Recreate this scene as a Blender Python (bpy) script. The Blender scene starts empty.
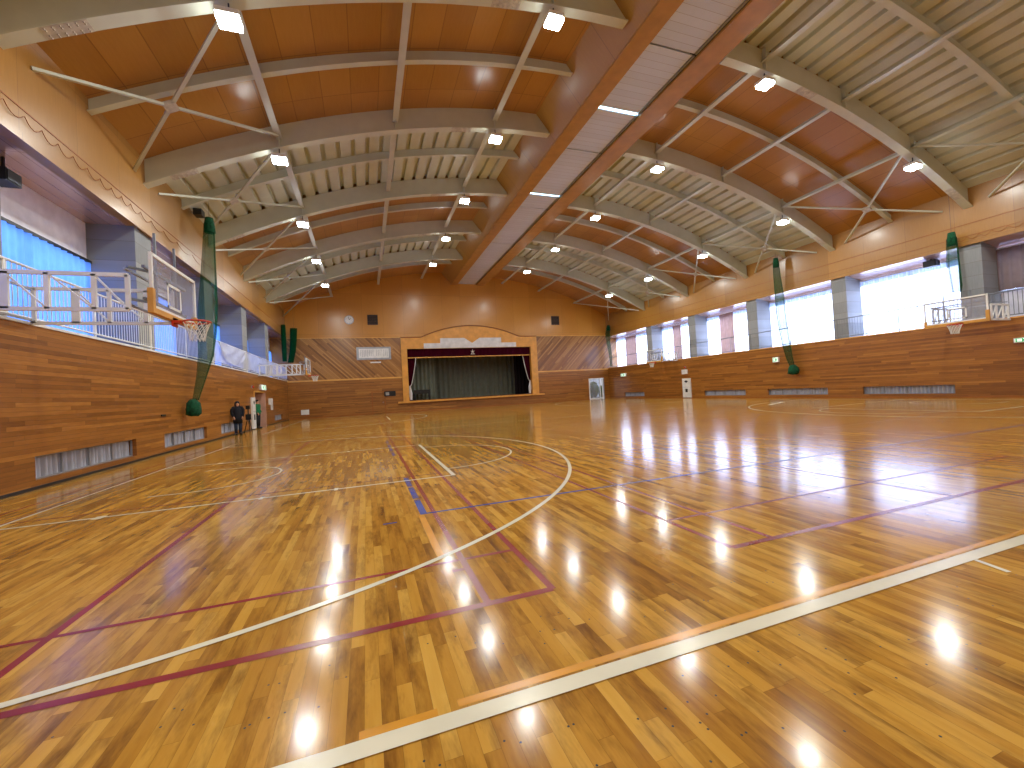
import bpy, bmesh, math, random
from mathutils import Vector, Matrix
random.seed(7)
R=math.radians; PI=math.pi
C=bpy.context.scene.collection
XL,XR,YB=-6.54,26.43,41.67          # left wall, right wall, back wall
YN=-5.0                              # wall behind the camera
S=3.42                               # top of the boarded walls = gallery floor
BL,BR=8.6,12.2                       # outer edges of the ridge beam
BZ=12.57
T=[10.9+5.9*i for i in range(-2,5)]  # roof arches
TI=list(range(-2,5))
LX=[-2.54,1.6,5.74]; RX=[14.1,18.25,22.44]
GL,GR=-7.8,27.85                    # outer walls of the galleries
# ---------------------------------------------------------------- helpers
def obj(name,bm,m=None,parent=None,smooth=False):
    me=bpy.data.meshes.new(name); bm.to_mesh(me); bm.free()
    o=bpy.data.objects.new(name,me); C.objects.link(o)
    if m is not None: me.materials.append(m)
    if parent is not None: o.parent=parent
    if smooth:
        for p in me.polygons: p.use_smooth=True
    return o
def tag(o,label=None,cat=None,group=None,kind=None):
    if label: o['label']=label
    if cat: o['category']=cat
    if group: o['group']=group
    if kind: o['kind']=kind
    return o
def thing(name,label,cat,loc=(0,0,0),group=None,rz=0):
    o=bpy.data.objects.new(name,None); C.objects.link(o); o.location=loc; o.rotation_euler=(0,0,rz)
    o.empty_display_size=.2
    return tag(o,label,cat,group)
def struct(name,bm,m,parent=None,smooth=False):
    o=obj(name,bm,m,parent,smooth)
    if parent is None: o['kind']='structure'
    return o
def copy_tree(o,parent=None):
    c=o.copy(); C.objects.link(c)
    if parent is not None: c.parent=parent
    for ch in [x for x in o.children]: copy_tree(ch,c)
    return c
def B(): return bmesh.new()
def box(bm,x0,x1,y0,y1,z0,z1):
    v=[bm.verts.new((x,y,z)) for x in(x0,x1) for y in(y0,y1) for z in(z0,z1)]
    for f in((0,1,3,2),(4,6,7,5),(0,4,5,1),(2,3,7,6),(0,2,6,4),(1,5,7,3)): bm.faces.new([v[i] for i in f])
    return bm
def bar(bm,a,b,w,h,up=(0,0,1)):
    a=Vector(a);b=Vector(b);d=(b-a).normalized();u=Vector(up)
    s=d.cross(u)
    if s.length<1e-4: s=d.cross(Vector((1,0,0)))
    s.normalize(); u=s.cross(d).normalized()
    v=[]
    for p in(a,b):
        for i,j in((-1,-1),(1,-1),(1,1),(-1,1)): v.append(bm.verts.new(p+s*i*w/2+u*j*h/2))
    bm.faces.new(v[0:4][::-1]);bm.faces.new(v[4:8])
    for i in range(4):
        j=(i+1)%4; bm.faces.new((v[i],v[j],v[4+j],v[4+i]))
    return bm
def tube(bm,pts,r,n=8,caps=True):
    pts=[Vector(p) for p in pts]; rr=r if isinstance(r,(list,tuple)) else [r]*len(pts); rings=[]
    ref=None
    for i,p in enumerate(pts):
        d=(pts[min(i+1,len(pts)-1)]-pts[max(i-1,0)]).normalized()
        if ref is None: ref=Vector((0,0,1)) if abs(d.z)<.9 else Vector((1,0,0))
        s=d.cross(ref); 
        if s.length<1e-4: ref=Vector((0,1,0)); s=d.cross(ref)
        s.normalize();u=s.cross(d).normalized(); ref=u
        rings.append([bm.verts.new(p+(s*math.cos(2*PI*k/n)+u*math.sin(2*PI*k/n))*rr[i]) for k in range(n)])
    for a,b in zip(rings,rings[1:]):
        for k in range(n): bm.faces.new((a[k],a[(k+1)%n],b[(k+1)%n],b[k]))
    if caps: bm.faces.new(rings[0][::-1]); bm.faces.new(rings[-1])
    return bm
def loft(bm,secs,n=16):
    """closed skin through ellipses (cx,cy,z,rx,ry)"""
    rings=[[bm.verts.new((cx+rx*math.cos(2*PI*k/n),cy+ry*math.sin(2*PI*k/n),z)) for k in range(n)] for cx,cy,z,rx,ry in secs]
    for a,b in zip(rings,rings[1:]):
        for k in range(n): bm.faces.new((a[k],a[(k+1)%n],b[(k+1)%n],b[k]))
    bm.faces.new(rings[0][::-1]);bm.faces.new(rings[-1])
    return bm
def prismY(bm,poly,y0,y1):
    """polygon in XZ swept along Y"""
    a=[bm.verts.new((x,y0,z)) for x,z in poly];b=[bm.verts.new((x,y1,z)) for x,z in poly]
    bm.faces.new(a);bm.faces.new(b[::-1]);n=len(poly)
    for i in range(n):
        j=(i+1)%n; bm.faces.new((a[j],a[i],b[i],b[j]))
    return bm
ZB=[.0012]
def flat(bm,pts,z=0.0):
    z+=ZB[0]
    bm.faces.new([bm.verts.new((x,y,z)) for x,y in pts]); return bm
def fixn(bm):
    bmesh.ops.recalc_face_normals(bm,faces=bm.faces); return bm
# ---------------------------------------------------------------- materials
def lin(c):
    return tuple([(v/255/12.92 if v/255<=.04045 else ((v/255+.055)/1.055)**2.4) for v in c])+(1,)
class NT:
    def __init__(s,name):
        s.m=bpy.data.materials.new(name); s.m.use_nodes=True; s.t=s.m.node_tree; s.n=s.t.nodes; s.l=s.t.links
        s.b=s.n['Principled BSDF']
    def node(s,typ,**k):
        n=s.n.new(typ)
        for a,b in k.items(): setattr(n,a,b)
        return n
    def put(s,sock,v):
        if isinstance(v,bpy.types.NodeSocket): s.l.new(v,sock)
        else: sock.default_value=v
    def math(s,op,a,b=None,c=None):
        n=s.node('ShaderNodeMath',operation=op); s.put(n.inputs[0],a)
        if b is not None: s.put(n.inputs[1],b)
        if c is not None: s.put(n.inputs[2],c)
        return n.outputs[0]
    def dot(s,p,v):
        n=s.node('ShaderNodeVectorMath',operation='DOT_PRODUCT'); s.put(n.inputs[0],p); n.inputs[1].default_value=v
        return n.outputs['Value']
    def comb(s,x,y,z=0.0):
        n=s.node('ShaderNodeCombineXYZ')
        for i,v in enumerate((x,y,z)): s.put(n.inputs[i],v)
        return n.outputs[0]
    def wn(s,vec):
        n=s.node('ShaderNodeTexWhiteNoise',noise_dimensions='3D'); s.put(n.inputs['Vector'],vec); return n.outputs['Value']
    def noise(s,vec,scale,detail=3,rough=.5):
        n=s.node('ShaderNodeTexNoise'); s.put(n.inputs['Vector'],vec); n.inputs['Scale'].default_value=scale
        n.inputs['Detail'].default_value=detail; n.inputs['Roughness'].default_value=rough; return n.outputs['Fac']
    def ramp(s,f,stops):
        n=s.node('ShaderNodeValToRGB'); s.put(n.inputs[0],f); e=n.color_ramp.elements
        while len(e)<len(stops): e.new(.5)
        for i,(p,c) in enumerate(stops): e[i].position=p; e[i].color=lin(c)
        return n.outputs[0]
    def mix(s,f,a,b,mode='MIX'):
        n=s.node('ShaderNodeMix',data_type='RGBA',blend_type=mode); s.put(n.inputs[0],f); s.put(n.inputs[6],a); s.put(n.inputs[7],b)
        return n.outputs[2]
    def pos(s):
        return s.node('ShaderNodeTexCoord').outputs['Object']
    def fin(s,col=None,rough=.5,spec=.5,coat=0,coatr=.1,metal=0,bump=None,bs=.2,bd=.01):
        if col is not None: s.put(s.b.inputs['Base Color'],col)
        s.put(s.b.inputs['Roughness'],rough); s.b.inputs['Specular IOR Level'].default_value=spec
        s.b.inputs['Coat Weight'].default_value=coat; s.b.inputs['Coat Roughness'].default_value=coatr
        s.b.inputs['Metallic'].default_value=metal
        if bump is not None:
            n=s.node('ShaderNodeBump'); n.inputs['Strength'].default_value=bs; n.inputs['Distance'].default_value=bd
            s.put(n.inputs['Height'],bump); s.l.new(n.outputs[0],s.b.inputs['Normal'])
        return s.m
def plain(name,c,rough=.5,spec=.4,metal=0,var=.06,scale=2.,coat=0):
    t=NT(name); p=t.pos(); f=t.noise(p,scale,4)
    lo=tuple(max(0,v*(1-var)) for v in c); hi=tuple(min(255,v*(1+var)) for v in c)
    return t.fin(t.ramp(f,[(.3,lo),(.7,hi)]),rough,spec,coat,.15,metal)
def planks(name,a,b,w,L,stops,rough=.35,coat=.3,coatr=.15,gap=.02,gapdark=.45,grain=.25,patch=None,spec=.5,bs=.15,rv=.1,gsc=9,tilt=0):
    """boards: a = direction across the boards, b = direction along them"""
    t=NT(name); p=t.pos(); u=t.math('DIVIDE',t.dot(p,a),w); row=t.math('FLOOR',u)
    off=t.math('MULTIPLY',t.wn(t.comb(row,3.3)),13.7)
    v=t.math('ADD',t.math('DIVIDE',t.dot(p,b),L),off); col=t.math('FLOOR',v)
    rnd=t.wn(t.comb(row,col,1.7))
    gu=t.math('MULTIPLY',u,w*gsc); gv=t.math('MULTIPLY',v,L*.9)
    g=t.noise(t.comb(gu,gv,t.math('MULTIPLY',rnd,31.)),2.2,5,.6)
    f=t.math('ADD',t.math('MULTIPLY',rnd,1-grain),t.math('MULTIPLY',g,grain))
    c=t.ramp(f,stops)
    if patch:
        pn=t.noise(t.comb(t.math('MULTIPLY',u,w*3.2),t.math('MULTIPLY',v,L*.7),t.math('MULTIPLY',rnd,9.)),1.6,5,.7)
        k=t.ramp(pn,[(patch[0],(0,0,0)),(patch[1],(255,255,255))])
        kk=t.math('MULTIPLY',k,patch[3]); c=t.mix(kk,c,lin(patch[2]))
    fu=t.math('FRACT',u); fv=t.math('FRACT',v)
    e=t.math('MINIMUM',fu,t.math('SUBTRACT',1.,fu)); ev=t.math('MULTIPLY',t.math('MINIMUM',fv,t.math('SUBTRACT',1.,fv)),L/w)
    e=t.math('MINIMUM',e,ev); gp=t.math('LESS_THAN',e,gap)
    c=t.mix(t.math('MULTIPLY',gp,gapdark),c,lin((60,32,12)))
    r=t.math('ADD',rough-rv/2,t.math('MULTIPLY',t.noise(p,1.3,4),rv))
    h=t.math('SUBTRACT',t.math('MULTIPLY',t.noise(p,.9,2),.35),t.math('MULTIPLY',gp,.25))
    if tilt:
        h=t.math('ADD',t.math('MULTIPLY',t.math('MULTIPLY',fu,t.math('SUBTRACT',rnd,.5)),tilt),t.math('MULTIPLY',t.noise(p,7.,3),.02))
    return t.fin(c,r,spec,coat,coatr,0,h,bs,.01)
def panels(name,a,b,w,L,stops,rough=.3,coat=.3,gap=.012,offs=0.,stag=.0):
    """smooth veneer sheets with fine joints"""
    t=NT(name);p=t.pos();u=t.math('ADD',t.math('DIVIDE',t.dot(p,a),w),offs);row=t.math('FLOOR',u)
    v=t.math('ADD',t.math('DIVIDE',t.dot(p,b),L),t.math('MULTIPLY',row,stag));col=t.math('FLOOR',v)
    rnd=t.wn(t.comb(row,col,5.1)); g=t.noise(t.comb(t.math('MULTIPLY',u,w*14),t.math('MULTIPLY',v,L*1.2),rnd),1.5,4,.6)
    g2=t.noise(p,.5,3)
    f=t.math('ADD',t.math('ADD',t.math('MULTIPLY',rnd,.3),t.math('MULTIPLY',g,.35)),t.math('MULTIPLY',g2,.35))
    c=t.ramp(f,stops)
    fu=t.math('FRACT',u);fv=t.math('FRACT',v)
    e=t.math('MULTIPLY',t.math('MINIMUM',fu,t.math('SUBTRACT',1.,fu)),w);ev=t.math('MULTIPLY',t.math('MINIMUM',fv,t.math('SUBTRACT',1.,fv)),L)
    gp=t.math('LESS_THAN',t.math('MINIMUM',e,ev),gap)
    c=t.mix(t.math('MULTIPLY',gp,.5),c,lin((90,45,15)))
    return t.fin(c,rough,.5,coat,.2)
def emis(name,c,s):
    t=NT(name); t.b.inputs['Base Color'].default_value=lin(c); t.b.inputs['Emission Color'].default_value=lin(c); t.b.inputs['Emission Strength'].default_value=s
    return t.m
def cloth(name,c,trans=.5,rough=.9,trn=0.):
    t=NT(name); o=t.n['Material Output']; d=t.node('ShaderNodeBsdfDiffuse'); q=t.node('ShaderNodeBsdfTranslucent')
    p=t.pos(); f=t.noise(p,3,3); lo=tuple(v*.93 for v in c)
    col=t.ramp(f,[(.3,lo),(.7,c)])
    t.l.new(col,d.inputs[0]);t.l.new(col,q.inputs[0])
    m=t.node('ShaderNodeMixShader'); m.inputs[0].default_value=trans; t.l.new(d.outputs[0],m.inputs[1]);t.l.new(q.outputs[0],m.inputs[2])
    out=m.outputs[0]
    if trn:
        tr=t.node('ShaderNodeBsdfTransparent'); m2=t.node('ShaderNodeMixShader'); m2.inputs[0].default_value=trn
        t.l.new(out,m2.inputs[1]);t.l.new(tr.outputs[0],m2.inputs[2]); out=m2.outputs[0]
    t.l.new(out,o.inputs['Surface']); t.n.remove(t.b)
    return t.m
M={}
M['floor']=planks('floor_boards',(1,0,0),(0,1,0),.078,.95,[(.12,(124,78,28)),(.33,(168,118,44)),(.58,(190,140,56)),(.95,(212,168,82))],
   rough=.14,coat=.06,coatr=.05,gap=.014,gapdark=.4,grain=.5,patch=(.47,.7,(86,46,20),.8),spec=.24,bs=1.,rv=.05,tilt=.022)
WOODW=[(.1,(108,62,18)),(.4,(142,88,30)),(.65,(160,102,38)),(.95,(190,132,56))]
M['boards_y']=planks('wall_boards_side',(0,0,1),(0,1,0),.095,2.4,WOODW,rough=.42,coat=.15,gap=.05,grain=.5,gapdark=.4)
M['boards_x']=planks('wall_boards_back',(0,0,1),(1,0,0),.095,2.4,WOODW,rough=.4,coat=.15,gap=.05,grain=.5,gapdark=.4)
q=math.sqrt(.5)
DIA=[(.05,(106,64,28)),(.35,(146,96,42)),(.6,(168,116,56)),(.95,(192,140,76))]
M['diag_l']=planks('diagonal_boards_left',(q,0,q),(q,0,-q),.14,5.,DIA,rough=.35,coat=.2,gap=.06,grain=.3)
M['diag_r']=planks('diagonal_boards_right',(q,0,-q),(q,0,q),.14,5.,DIA,rough=.35,coat=.2,gap=.06,grain=.3)
PLY=[(.2,(184,122,40)),(.5,(196,134,48)),(.85,(208,146,58))]
M['ply_back']=panels('back_wall_veneer',(1,0,0),(0,0,1),1.9,3.8,PLY,rough=.32,coat=.25,gap=.006)
M['ply_side']=panels('fascia_veneer',(0,1,0),(0,0,1),1.9,2.4,[(.25,(148,102,40)),(.5,(160,112,46)),(.8,(176,126,58))],rough=.35,coat=.25,gap=.006)
M['ply_beam']=panels('beam_veneer',(0,1,0),(0,0,1),2.4,3.,[(.25,(160,118,46)),(.5,(172,130,54)),(.8,(186,144,66))],rough=.33,coat=.12)
M['ply_trim']=plain('soffit_strip_wood',(176,130,68),.35,coat=.2)
M['ply_roof']=panels('roof_veneer',(1,0,0),(0,1,0),.95,1.96,[(.25,(162,110,46)),(.5,(174,122,54)),(.8,(188,136,66))],rough=.3,coat=.35)
M['soffit']=panels('gallery_soffit_boards',(1,0,0),(0,1,0),.3,3.,[(.25,(214,176,158)),(.8,(228,192,174))],rough=.1,coat=1,gap=.008)
M['soffit'].node_tree.nodes['Principled BSDF'].inputs['Metallic'].default_value=.4
M['frame_wood']=plain('stage_frame_wood',(216,152,68),.4,coat=.15)
M['trim_wood']=plain('light_wood_trim',(222,166,84),.4,coat=.1)
M['dark_trim']=plain('brown_moulding',(150,86,32),.45)
M['steel']=plain('cream_painted_steel',(198,201,184),.38,.5,var=.02)
M['steel_d']=plain('painted_steel_plate',(188,182,168),.5,.4,var=.1,scale=8)
M['deck']=plain('cream_metal_deck',(200,202,180),.45,.4,var=.02)
M['white']=plain('white_paint',(228,228,226),.4)
M['white_dim']=plain('off_white_board',(214,212,214),.6)
M['panelw']=panels('ridge_louvre_panel',(1,0,0),(0,1,0),4.,.3,[(.25,(196,206,222)),(.8,(208,218,234))],rough=.5,coat=0,gap=.006)
M['concrete']=panels('board_marked_concrete',(0,1,0),(0,0,1),3.,.62,[(.25,(120,124,128)),(.8,(158,160,164))],rough=.75,coat=0,gap=.006)
M['outerwall']=plain('lilac_white_plaster',(232,230,246),.5)
M['dark']=plain('black_plastic',(22,22,26),.45)
M['darkm']=plain('dark_steel',(60,62,68),.4,metal=.6)
M['orange']=plain('orange_rim_paint',(190,52,24),.4)
M['pad']=plain('tan_foam_padding',(206,150,70),.6)
M['netw']=plain('white_cord',(225,225,220),.8)
M['green_solid']=plain('green_net_bundle',(6,66,40),.9,var=.3,scale=14)
M['green']=cloth('green_netting',(10,92,58),.35,trn=.55)
M['green2']=cloth('dense_green_netting',(8,84,50),.3,trn=.12)
M['meshw']=cloth('white_safety_mesh',(232,234,238),.3,trn=.2)
M['cur_r']=cloth('white_sheer_curtain',(236,238,246),.75)
M['cur_brown']=cloth('brown_pink_curtain',(128,108,100),.15)
M['cur_h']=cloth('curtain_header_tape',(200,214,240),.35)
M['cur_br2']=cloth('pinkish_brown_curtain',(196,166,156),.25)
M['cur_l']=cloth('pale_blue_curtain',(146,194,255),.75)
M['cur_grey']=cloth('grey_stage_curtain',(118,122,108),.1)
M['cur_dark']=cloth('black_wing_curtain',(34,28,30),.05)
M['maroon']=cloth('maroon_velvet',(56,10,24),.05)
M['silver']=plain('silver_embroidery',(200,190,180),.5)
M['vent']=cloth('grey_vent_curtain',(198,202,216),.15)
M['glass_frame']=plain('aluminium_frame',(160,164,172),.35,metal=.5)
M['linew']=plain('white_court_paint',(216,210,188),.25,.4,coat=.15,var=.04)
M['linered']=plain('dark_red_court_paint',(132,26,30),.25,.5,coat=.1,var=.08)
M['lineblue']=plain('blue_court_paint',(48,72,150),.25,.5,coat=.1,var=.15)
M['liney']=plain('amber_court_tape',(206,142,30),.25,.5,coat=.3,var=.08)
M['mount']=plain('grey_bracket_steel',(120,124,132),.4)
M['lattice']=plain('dark_brown_lattice',(66,42,30),.5)
M['skin']=plain('skin',(200,150,122),.6)
M['hair']=plain('black_hair',(24,20,18),.6)
M['coat']=plain('dark_navy_coat',(22,24,34),.85,var=.2)
M['jeans']=plain('blue_jeans',(40,56,84),.85,var=.15)
M['greenj']=plain('green_jacket',(22,104,66),.85)
M['blackc']=plain('black_trousers',(26,24,26),.85)
M['lens']=emis('lamp_lens',(246,255,252),40)
M['tube']=emis('skylight_glow_strip',(190,235,255),5)  # no lamp tube: glowing strip added in the ridge gaps for skylight above
M['pane_r']=emis('sunlit_frosted_pane',(208,224,255),9.5)
M['pane_l']=emis('sky_lit_frosted_pane',(172,202,255),2.7)
M['sign']=emis('exit_sign_white',(225,245,230),.95)
M['signg']=emis('exit_sign_green',(20,150,80),.8)
M['pinkdoor']=plain('pale_pink_door',(206,160,140),.5)
M['grass']=plain('garden_green',(54,74,44),.9,var=.4,scale=6)
M['asphalt']=plain('grey_paving',(150,146,140),.9)
def glass():
    t=NT('clear_acrylic'); o=t.n['Material Output']; g=t.node('ShaderNodeBsdfGlossy'); g.inputs['Roughness'].default_value=.03
    tr=t.node('ShaderNodeBsdfTransparent'); tr.inputs[0].default_value=(.9,.92,.96,1); m=t.node('ShaderNodeMixShader')
    m.inputs[0].default_value=.07; t.l.new(tr.outputs[0],m.inputs[1]);t.l.new(g.outputs[0],m.inputs[2])
    d=t.node('ShaderNodeBsdfDiffuse'); d.inputs[0].default_value=(.75,.76,.85,1); m2=t.node('ShaderNodeMixShader'); m2.inputs[0].default_value=.16; t.l.new(m.outputs[0],m2.inputs[1]); t.l.new(d.outputs[0],m2.inputs[2])  # lilac diffuse film paints a reflected sheen into the clear sheet
    t.l.new(m2.outputs[0],o.inputs['Surface']); t.n.remove(t.b); return t.m
M['glass']=glass()
# ---------------------------------------------------------------- roof profile
def zl(x):
    t=(x-XL)/(BL-.07-XL); return 8.9+3.94*t+4*.95*t*(1-t)
def zr(x):
    t=(XR-x)/(XR-(BR-.31)); return 8.7+3.85*t+4*.9*t*(1-t)
def prof(side,n=40):
    a,b=(XL,BL) if side=='L' else (BR,XR)
    f=zl if side=='L' else zr
    return [(a+(b-a)*i/n,f(a+(b-a)*i/n)) for i in range(n+1)]
DEP=.9
# ---------------------------------------------------------------- floor and markings
floor=struct('floor',box(B(),XL-.1,XR+.1,YN,YB+.05,-.2,0),M['floor'])
def linex(bm,x0,x1,y,w=.05): flat(bm,[(x0,y-w/2),(x1,y-w/2),(x1,y+w/2),(x0,y+w/2)],.0006)
def liney(bm,x,y0,y1,w=.05): flat(bm,[(x-w/2,y0),(x+w/2,y0),(x+w/2,y1),(x-w/2,y1)])
def arc(bm,cx,cy,r,a0,a1,w=.055,n=72):
    for i in range(n):
        t0=R(a0+(a1-a0)*i/n);t1=R(a0+(a1-a0)*(i+1)/n)
        flat(bm,[(cx+(r-w/2)*math.cos(t0),cy+(r-w/2)*math.sin(t0)),(cx+(r+w/2)*math.cos(t0),cy+(r+w/2)*math.sin(t0)),
                 (cx+(r+w/2)*math.cos(t1),cy+(r+w/2)*math.sin(t1)),(cx+(r-w/2)*math.cos(t1),cy+(r-w/2)*math.sin(t1))],z=.0009)
ZB[0]=.004; W=B()
linex(W,-4.9,24.8,1.95,.1)                               # near side line, thick
for cy in (10.34,):
    for sx,bx in ((1,-4.9),(-1,24.8)):
        linex(W,min(bx,bx+6.38*sx),max(bx,bx+6.38*sx),cy-2.66,.055); linex(W,min(bx,bx+6.38*sx),max(bx,bx+6.38*sx),cy+2.66,.055)
        liney(W,bx+6.36*sx,cy-2.66,cy+2.66,.075)
        c0=bx+6.36*sx; rc=bx+1.7*sx
        arc(W,c0,cy,1.93,-90 if sx>0 else 90,90 if sx>0 else 270,.045)
        arc(W,rc,cy,1.36,-90 if sx>0 else 90,90 if sx>0 else 270,.045)
        for s in(-1,1): linex(W,min(rc,rc-.45*sx),max(rc,rc-.45*sx),cy+1.36*s,.045)
        arc(W,rc+.03*sx,cy,7.46,-80 if sx>0 else 100,80 if sx>0 else 260,.06,110)
        for s in(-1,1):
            x1=rc+(.03+7.46*math.cos(R(80)))*sx; linex(W,min(bx,x1),max(bx,x1),cy+7.347*s,.06)
        for k in (1.05,3.0,4.05,): 
            for s in(-1,1): liney(W,rc-1.6*sx+k*sx*1.05,cy+s*2.66-.09,cy+s*2.66+.09,.12 if k<2 else .06)
liney(W,-4.9,1.95,19.2,.055); liney(W,24.8,1.95,19.2,.055); linex(W,-4.9,24.8,19.2,.035)
for cy in (31.9,):                                       # court further back
    liney(W,-4.9,cy-8.4,cy+8.4,.055); liney(W,24.8,cy-8.4,cy+8.4,.055); linex(W,-4.9,24.8,cy+8.4,.055)
    for sx,bx in ((1,-4.9),(-1,24.8)):
        rc=bx+1.7*sx; arc(W,rc,cy,7.38,-90 if sx>0 else 90,90 if sx>0 else 270,.06,110)
        linex(W,min(bx,bx+6.38*sx),max(bx,bx+6.38*sx),cy-2.66,.055); linex(W,min(bx,bx+6.38*sx),max(bx,bx+6.38*sx),cy+2.66,.055); liney(W,bx+6.36*sx,cy-2.66,cy+2.66,.06)

flat(W,[(4.27,1.70),(4.31,1.69),(4.38,1.90),(4.34,1.90)])
flat(W,[(19.85,16.1),(22.2,17.1),(22.2,17.35),(19.85,16.35)])
obj('white_court_lines',W,M['linew'],floor)
ZB[0]=.0012; D=B()
def badm(cx,y0=2.9,hw=3.35,hs=2.85,Ln=14.6):
    y1=y0+Ln
    linex(D,cx-hw,cx+hw,y0,.065); linex(D,cx-hw,cx+hw,y0+.86,.045); linex(D,cx-hw,cx+hw,y1,.055); linex(D,cx-hw,cx+hw,y1-.86,.045)
    linex(D,cx-hw,cx+hw,y0+5.15,.045); linex(D,cx-hw,cx+hw,y1-5.15,.045)
    for s in(-1,1):
        liney(D,cx+s*hw,y0,y1,.055); liney(D,cx+s*hs,y0,y1,.055)
    liney(D,cx,y0,y0+5.15,.06); liney(D,cx,y1-5.15,y1,.06)
badm(-2.1); badm(6.35); badm(14.9); 
for cx in (-2.1,6.35,14.9): badm(cx,22.5)
linex(D,.62,.74,3.55,.05)
obj('red_court_lines',D,M['linered'],floor)
ZB[0]=.0024; Bl=B()
linex(Bl,.6,19.3,5.42,.05)
for y in (5.4,6.28,7.16): liney(Bl,.62,y,y+.8,.085)
for y in (11.1,12.1,13.1,14.3): liney(Bl,.6,y,y+.7,.07)
linex(Bl,.12,.28,5.22,.035); liney(Bl,19.3,5.4,15.3); linex(Bl,.6,19.3,15.3,.05)
obj('blue_court_lines',Bl,M['lineblue'],floor)
ZB[0]=.0005; Yl=B()
liney(Yl,.585,3.9,5.38,.07); liney(Yl,.6,15.5,24,.07); linex(Yl,.35,6.2,2.045,.05)
linex(Yl,-.1,.25,2.03,.05)
obj('amber_court_lines',Yl,M['liney'],floor)
ZB[0]=.0003; Sc=B()
for k in range(150):
    x=random.uniform(-2,5); y=random.choice((1.35,1.5,1.62,1.75,2.3,2.45,1.2,1.05,2.6))+random.uniform(-.04,.04)
    arcn=8; flat(Sc,[(x+.006*math.cos(2*PI*i/arcn),y+.006*math.sin(2*PI*i/arcn)) for i in range(arcn)],0)
obj('floor_screw_plugs',Sc,M['dark'],floor)['kind']='stuff'
# ---------------------------------------------------------------- side walls with floor-level vents
def side_wall(name,x0,x1,holes,zb,zt):
    bm=B(); y=YN
    for a,b in holes:
        box(bm,x0,x1,y,a,0,S); box(bm,x0,x1,a,b,0,zb); box(bm,x0,x1,a,b,zt,S); y=b
    box(bm,x0,x1,y,YB,0,S)
    return struct(name,bm,M['boards_y'])
VL=[(11.5,15.55),(17.4,21.4),(23.3,26.9),(35.6,38.7)]; VR=[(11.8,15.7),(17.6,21.6),(23.4,27.4),(35.3,38.7)]
bm=B(); y=YN
for a,b in VL[:3]:
    box(bm,XL-.35,XL,y,a,0,S);box(bm,XL-.35,XL,a,b,0,.18);box(bm,XL-.35,XL,a,b,.68,S);y=b
box(bm,XL-.35,XL,y,29.75,0,S);box(bm,XL-.35,XL,29.75,32.3,2.3,S);y=32.3
a,b=VL[3];box(bm,XL-.35,XL,y,a,0,S);box(bm,XL-.35,XL,a,b,0,.2);box(bm,XL-.35,XL,a,b,.62,S);box(bm,XL-.35,XL,b,YB,0,S)
struct('wall_left',bm,M['boards_y'])
side_wall('wall_right',XR,XR+.35,VR,.2,.62)
struct('baseboard_left',box(box(B(),XL,XL+.025,YN,29.7,0,.06),XL,XL+.025,32.4,YB,0,.06),M['darkm'])
struct('baseboard_right',box(B(),XR-.025,XR,YN,YB,0,.06),M['dark_trim'])
def wavy(bm,axis,c,a0,a1,z0,z1,amp,per,seed=0,n=None,taper=None):
    """pleated sheet: axis 'y' -> runs along Y at x=c ; 'x' -> runs along X at y=c"""
    rnd=random.Random(seed); n=n or max(8,int((a1-a0)/per*8)); ph=rnd.random()*6; rows=[]
    zs=[z0,(z0+z1)/2,z1]
    for k,z in enumerate(zs):
        row=[]
        for i in range(n+1):
            s=a0+(a1-a0)*i/n; d=amp*(math.sin(2*PI*(s-a0)/per+ph)+.35*math.sin(2*PI*(s-a0)/per*.43+ph*2))*(1.1-.15*k)
            if taper: s=taper(s,z)
            row.append(bm.verts.new((c+d,s,z) if axis=='y' else (s,c+d,z)))
        rows.append(row)
    for r0,r1 in zip(rows,rows[1:]):
        for i in range(n): bm.faces.new((r0[i],r0[i+1],r1[i+1],r1[i]))
    return bm
ORD=['nearest','second nearest','third','fourth','farthest','sixth']
def vent(side,i,a,b,z0,z1):
    x=XL if side=='L' else XR; s=1 if side=='L' else -1
    lab='slatted vent window at the foot of the %s wall, %s one'%('left' if s>0 else 'right',ORD[i] if i<3 else 'farthest')
    t=thing('vent_window',lab,'vent',(x,(a+b)/2,z0),'floor vents in the %s wall'%('left' if s>0 else 'right'))
    L=(b-a)/2; h=z1-z0
    f=B(); xo=-.12*s
    box(f,xo-.02,xo+.02,-L,L,0,.03);box(f,xo-.02,xo+.02,-L,L,h-.03,h)
    n=4
    for k in range(n+1):
        y=-L+.02+(2*L-.04)*k/n; box(f,xo-.02,xo+.02,y-.02,y+.02,.03,h-.03)
    obj('vent_frame',f,M['glass_frame'],t)
    q=wavy(B(),'y',-.19*s,-L,L,.01,h-.01,.05,.17,seed=i); obj('pleated_screen',q,M['vent'],t,True)
    obj('back_panel',box(B(),*sorted((-.26*s,-.28*s)),-L,L,0,h),M['white_dim'],t)
for i,(a,b) in enumerate(VL): vent('L',i,a,b,.18 if i<3 else .2,.68 if i<3 else .62)
for i,(a,b) in enumerate(VR): vent('R',i,a,b,.2,.62)
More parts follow.
